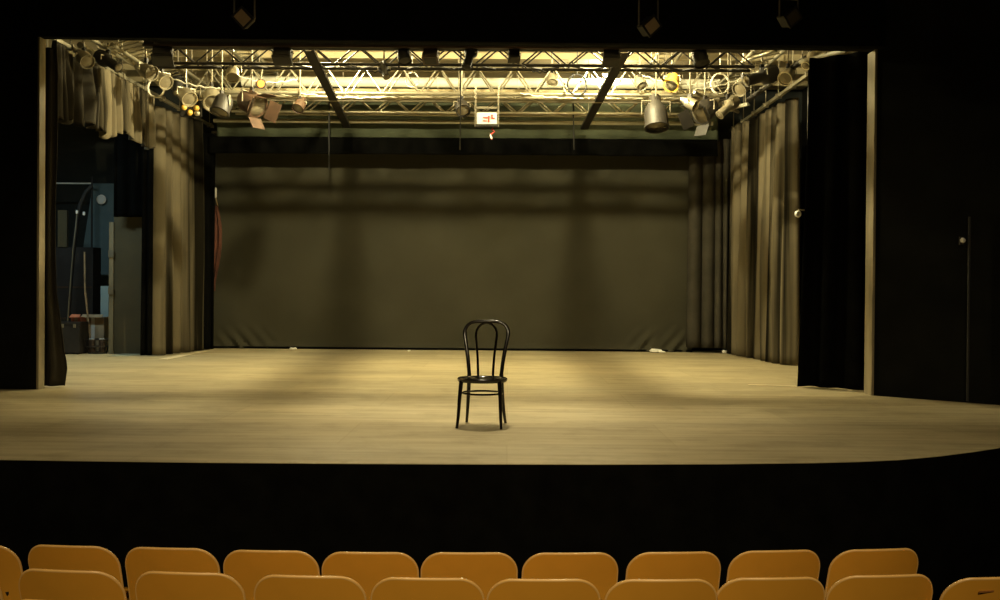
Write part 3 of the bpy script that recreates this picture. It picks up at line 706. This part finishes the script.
last = [o for o in C.objects if o.name.startswith('theatre_seat') and o.parent is None][-1]
MB().box((-.075, -.117, .775), (.075, .004, .008), Matrix.Rotation(-.05, 3, 'Y') @ Matrix.Rotation(.2, 3, 'X')).build('scuff_mark', mat('brown_scuff', (.26, .10, .02), .7), last)
place_seat(74, 598.5, 3.97, at(74, 597.5, 3.97).z - E, -.09, 'ochre theatre seat whose rim just peeks in at the lower left', 'theatre seat at the bottom edge')

# ================================================================== LEFT WING
def thing1(mb, name, m_, label, cat, loc, **k): return tag(mb.build(name, m_, loc=loc, **k), label, cat)
# scenery flat with pale edge post
a, b = at(114, 216, 17.05), on_floor(114, 351)
x0, x1 = at(113, 300, 17.05).x, at(150, 300, 17.05).x
fl = empty('scenery_flat', ((x0 + x1) / 2, 17.08, 0), 'olive canvas scenery flat standing in the left wing', 'scenery flat'); hw = (x1 - x0) / 2
MB().b2((-hw, 0, .0), (hw, .03, a.z)).build('canvas', M['flat'], fl)
MB().b2((-hw - .075, -.02, .0), (-hw, .07, at(112, 222, 17.05).z)).build('edge_post', M['ply'], fl)
MB().b2((-hw, .03, .9), (hw, .08, .98)).build('back_rail', M['wood'], fl)
for zz in (1.0, 1.62): MB().b2((-hw - .08, -.04, zz), (-hw + .01, -.02, zz + .12)).build('hinge', M['steel'], fl)
# blue grey tall board
c0, c1 = at(80, 183, 18.9), at(113, 183, 18.9)
bd = MB(); vs_ = [bd.bm.verts.new(p_) for p_ in [(c0.x - .12, 18.95, 0), (c1.x + .1, 18.95, 0), (c1.x + .1, 18.95, c0.z), (c0.x + .22, 18.95, c0.z), (c0.x + .05, 18.95, 1.9)]]
f = bd.bm.faces.new(vs_); r = bmesh.ops.extrude_face_region(bd.bm, geom=[f]); bmesh.ops.translate(bd.bm, vec=(0, .05, 0), verts=[g for g in r['geom'] if isinstance(g, bmesh.types.BMVert)])
board = thing1(bd, 'storage_board', M['bluegrey'], 'tall blue-grey board leaning in the left wing under the white disc', 'board', (c0.x, 18.95, 0))
p = at(101.5, 199.5, 18.9)
t = empty('wall_disc', p, 'small round white disc fixed high on the blue-grey board', 'disc')
MB().lathe([(.001, 0), (.078, 0), (.082, .012), (.07, .026), (.001, .028)], Matrix.Rotation(PI / 2, 4, 'X'), 28).build('disc_face', M['white'], t, smooth=True)
MB().tube([(.082 * math.cos(a_ * PI / 14), -.01, .082 * math.sin(a_ * PI / 14)) for a_ in range(28)], .008, 6, closed=True).build('disc_rim', M['white'], t)
# rail with stand
p0, p1 = at(57, 184, 18.66), at(92, 183.5, 18.66)
t = empty('cross_stand', (p1.x, 18.66, 0), 'tall stand with a thin pale cross rail in the left wing', 'stand')
MB().tube([(0, 0, 0.03), (0, 0, p1.z + .13)], .018, 8).build('upright', DM, t)
MB().tube([(p0.x - p1.x - .4, 0, p1.z), (0.0, 0, p1.z)], .014, 8).build('cross_rail', M['white'], t)
for a_ in range(3): MB().tube([(0, 0, .25), (.22 * math.cos(a_ * 2.1 + .4), .22 * math.sin(a_ * 2.1 + .4), .012)], .012, 6).build('foot', DM, t)
# cable drop with two pale clips
pts = [at(x, y, 17.5) for x, y in [(92, 186), (86, 192), (80, 205), (77, 222), (74, 245), (71, 280), (69, 310), (67, 335)]]
o = thing1(MB().tube(pts, .035, 8), 'hanging_hose', M['cable'], 'thick dark hose hanging in a curve from the cross rail', 'hose', pts[0], smooth=True)
for x, y in ((77, 212), (84, 213.5)):
    q_ = at(x, y, 17.42) - pts[0]
    MB().box(q_, (.035, .03, .06), bev=.006).build('pale_clip', M['white'], o)
pts = [at(x, y, 17.4) for x, y in [(77, 214), (75.5, 230), (73, 250), (70, 290), (67, 330)]]
thing1(MB().tube(pts, .012, 6), 'thin_rod', M['steel'], 'thin pale rod leaning beside the dark hose', 'rod', pts[-1], smooth=True)
# pale column box
a, b = at(57, 210, 17.9), at(66, 247, 17.9)
t = empty('shelf_unit', (a.x, 17.95, 0), 'dark shelf unit with a pale upright board in the left wing', 'shelf unit')
MB().b2((-.1, 0, 0), (.62, .35, b.z)).build('carcass', M['case'], t)
MB().b2((0, -.02, b.z), (b.x - a.x, .04, a.z)).build('upright_board', M['flat'], t)
for zz in (.55, 1.1): MB().b2((-.08, -.01, zz), (.60, .0, zz + .03)).build('shelf_edge', M['brown_metal'], t)
# dark case in front
a, b = at(59, 322, 16.9), at(81, 322, 16.9)
t = empty('flight_case', ((a.x + b.x) / 2, 17.0, 0), 'black flight case on the floor at the left of the wing', 'case'); hw = (b.x - a.x) / 2
MB().b2((-hw, -.15, .02), (hw, .25, a.z - .05), bev=.01).build('case_body', M['case'], t)
MB().b2((-hw - .005, -.155, a.z - .05), (hw + .005, .255, a.z), bev=.01).build('case_lid', M['case'], t)
for s in (-1, 1): MB().b2((s * .1 - .02, -.165, a.z - .09), (s * .1 + .02, -.15, a.z - .03)).build('latch', M['steel'], t)
for s in (-1, 1): MB().b2((s * (hw - .05) - .02, -.14, 0), (s * (hw - .05) + .02, .2, .02)).build('foot', M['cable'], t)
# boxes
def carton(px0, px1, py0, Y, dep, m_, label, base=0.0):
    a, b = at(px0, py0, Y), at(px1, py0, Y); hw = (b.x - a.x) / 2
    t = empty('carton', ((a.x + b.x) / 2, Y, base), label, 'box', 'boxes in the left wing')
    MB().b2((-hw, 0, 0), (hw, dep, a.z - base), bev=.004).build('box_body', m_, t)
    MB().b2((-.03, -.002, 0), (.03, .0, a.z - base)).build('tape', M['paper'] if m_ is M['card'] else M['card'], t)
    R = Matrix.Rotation(.5, 3, 'X')
    MB().box((0, -.04, a.z - base + .02), (hw * 1.9, .10, .006), R).build('flap', m_, t)
    return a.z
zb = carton(82, 104, 317, 17.5, .35, M['card'], 'tan cardboard box on the wing floor behind the round basket')
a = at(76, 317, 17.15)
MBc = carton(71, 81, 317, 17.3, .22, M['redcard'], 'small orange-red carton beside the tan cardboard box')
t = at(104, 286, 17.95)
o = thing1(MB().b2((at(100.5, 300, 17.95).x, 17.95, .0), (at(108.5, 300, 17.95).x, 18.0, t.z), bev=.004), 'pale_panel', M['paleblue'], 'pale blue narrow panel standing behind the cardboard box', 'panel', (t.x, 17.97, 0))
pts = [at(84.5, 252, 17.45), at(85, 290, 17.3), at(86, 338, 17.15)]; pts[-1].z = .46
thing1(MB().tube([pts[0], pts[1], (pts[2].x + .10, 17.14, .012)], .016, 8), 'wooden_pole', M['wood'], 'brown wooden pole leaning against the shelf unit', 'pole', (pts[2].x + .10, 17.14, 0), smooth=True)
# round basket with two made-up cans whose white tops paint its highlights
p = on_floor(97.5, 353.5)
t = empty('wire_basket', p, 'round dark wire basket on the wing floor', 'basket')
for zz, r_ in ((.02, .15), (.12, .185), (.24, .2)):
    MB().tube([(r_ * math.cos(a_ * PI / 14), r_ * math.sin(a_ * PI / 14), zz) for a_ in range(28)], .010, 6, closed=True).build('hoop', DM, t)
w_ = MB()
for k in range(18): w_.tube([(.15 * math.cos(k * PI / 9), .15 * math.sin(k * PI / 9), .02), (.2 * math.cos(k * PI / 9), .2 * math.sin(k * PI / 9), .24)], .005, 5)
w_.build('wires', DM, t)
MB().lathe([(.001, 0), (.15, 0), (.15, .012), (.001, .012)]).build('basket_base', DM, t)
for i, s in enumerate((-1, 1)):
    q_ = p + Vector((s * .085, -.03, .012)); c_ = empty('metal_can', q_, ['shiny metal can in the wire basket, nearer the black case', 'shiny metal can in the wire basket, nearer the scenery flat'][i], 'can', 'cans in the basket')
    MB().lathe([(.001, 0), (.05, 0), (.052, .2), (.045, .215), (.001, .215)]).build('can_body', M['brown_metal'], c_, smooth=True)
    MB().lathe([(.001, .215), (.048, .215), (.05, .225), (.042, .24), (.001, .242)]).build('can_lid', M['white'], c_, smooth=True)  # white top stands in for a glint, painted as colour
# wing lamp fixture (fluorescent)
t = empty('batten_lamp', (-7.4, 15.2, 4.1), 'fluorescent batten lamp in the left wing ceiling', 'lamp')
MB().b2((-.65, -.06, 0), (.65, .06, .06)).build('lamp_housing', M['white'], t)
for s in (-1, 1): MB().tube([(s * .5, 0, .06), (s * .5, 0, H - 4.1)], .006, 6).build('hanging_wire', M['steel'], t)

# rust red cloth at backdrop edge
a = at(217.5, 190, 18.78)
mb = MB(); g = []
for i in range(9):
    col = []
    for j in range(30):
        v = j / 29; z = at(214, 205, 18.8).z * (1 - v) + at(214, 291, 18.8).z * v
        wd = .06 + .10 * math.sin(PI * min(1, v * 1.1)) ; x = a.x - .05 + (i / 8 - .3) * wd + .02 * math.sin(v * 5)
        col.append(mb.bm.verts.new((x, 18.80 + .02 * math.sin(i * 1.7 + v * 3), z)))
    g.append(col)
for i in range(8):
    for j in range(29): mb.bm.faces.new((g[i][j], g[i + 1][j], g[i + 1][j + 1], g[i][j + 1]))
rc_ = mb.build('hanging_cloth', M['darkred'], smooth=True, loc=(a.x, 18.8, 2.0)); so = rc_.modifiers.new('thickness', 'SOLIDIFY'); so.thickness = .012
tag(rc_, 'rust-red cloth hanging at the left edge of the backdrop', 'cloth')
q_ = at(215.5, 193, 18.8) - Vector((a.x, 18.8, 2.0))
MB().b2(q_ + Vector((-.03, -.02, -.09)), q_ + Vector((.025, .01, .10)), bev=.01).build('white_tag', M['paper'], rc_)
MB().tube([q_ + Vector((0, 0, -.05)), (0, .0, at(216, 206, 18.8).z - 2.0)], .01, 6).build('tie', M['card'], rc_)
MB().tube([q_ + Vector((0, 0, .08)), Vector((q_.x, .12, 2.04))], .006, 6).build('hanging_cord', M['cable'], rc_)
# small lamp on the black wing wall at right, behind the leg
p = at(798, 214, 13.1)
t = empty('bracket_lamp', p, 'small white bracket lamp in the dark slot behind the right leg', 'lamp')
MB().lathe([(.001, -.03), (.03, -.03), (.045, 0), (.03, .03), (.001, .035)], Matrix.Rotation(PI / 2, 4, 'X')).build('lamp_head', M['white'], t, smooth=True)
MB().tube([(0, 0, .02), (.02, .04, .06), (.14, .05, .05)], .01, 6).build('arm', M['steel'], t)
MB().tube([(.14, .05, -p.z + .0), (.14, .05, ZR - p.z + .2)], .02, 8).build('boom_post', DM, t)
# tiny light bulb on right auditorium wall
p = at(962, 240.5, q.y if False else on_floor(962, 402.6).y - .06)
t = empty('knob_lamp', p, 'tiny pale knob lamp on the black wall at far right', 'lamp')
MB().lathe([(.001, -.0), (.02, 0), (.028, .02), (.018, .045), (.001, .05)], Matrix.Rotation(PI / 2, 4, 'X')).build('knob', M['white'], t, smooth=True)
MB().b2((-.02, 0, -.04), (.02, .03, .04)).build('mounting_plate', DM, t)

# ================================================================== FLOOR BITS
def scrap(px, py, w_, h_, seed, label):
    p = on_floor(px, py); mb = MB(); bmesh.ops.create_icosphere(mb.bm, subdivisions=2, radius=1); r_ = random.Random(seed)
    for v in mb.bm.verts:
        v.co = Vector((v.co.x * w_, v.co.y * w_ * .6, (v.co.z + 1) * h_ * .5)) * r_.uniform(.75, 1.15); v.co.z = max(0, v.co.z) + .002
    o = mb.build('paper_scrap', M['paper']); o.location = p; tag(o, label, 'paper', 'paper scraps on the stage floor')
scrap(655, 352.8, .12, .07, 1, 'larger crumpled white scrap at the foot of the backdrop, right')
scrap(662, 353.2, .07, .04, 2, 'smaller pale scrap touching the larger scrap by the backdrop')
scrap(724.5, 353.4, .05, .06, 3, 'bright white scrap in the corner below the right curtain')
scrap(293, 350.2, .07, .05, 4, 'pale scrap at the foot of the backdrop, left')
scrap(409, 351.6, .03, .03, 6, 'tiny pale scrap near the backdrop left of the chair')
def strip(a, b, wd, label, m_=None):
    a = on_floor(*a); b = on_floor(*b); d = (b - a); n = Vector((-d.y, d.x, 0)).normalized() * wd / 2
    mb = MB().prism([(v.x, v.y) for v in (a - n, b - n, b + n, a + n)], .001, .006)
    tag(mb.build('floor_tape', m_ or M['paper']), label, 'tape', 'tape strips on the stage floor')
TP = mat('cream_floor_tape', (.72, .62, .40), .6, var=.15, scale=6)
strip((163, 359.5), (206, 350.8), .14, 'cream tape strip slanting from the left curtain', TP)
strip((748, 385.0), (796, 386.5), .09, 'pale tape strip on the floor beside the black right leg', TP)
strip((850, 391), (864, 390.4), .10, 'short pale strip between right leg and timber edge', TP)
strip((118, 356.5), (150, 351), .35, 'grey-green mat strip in front of the scenery flat', mat('grey_green_mat', (.30, .31, .22), .8, var=.2, scale=8))
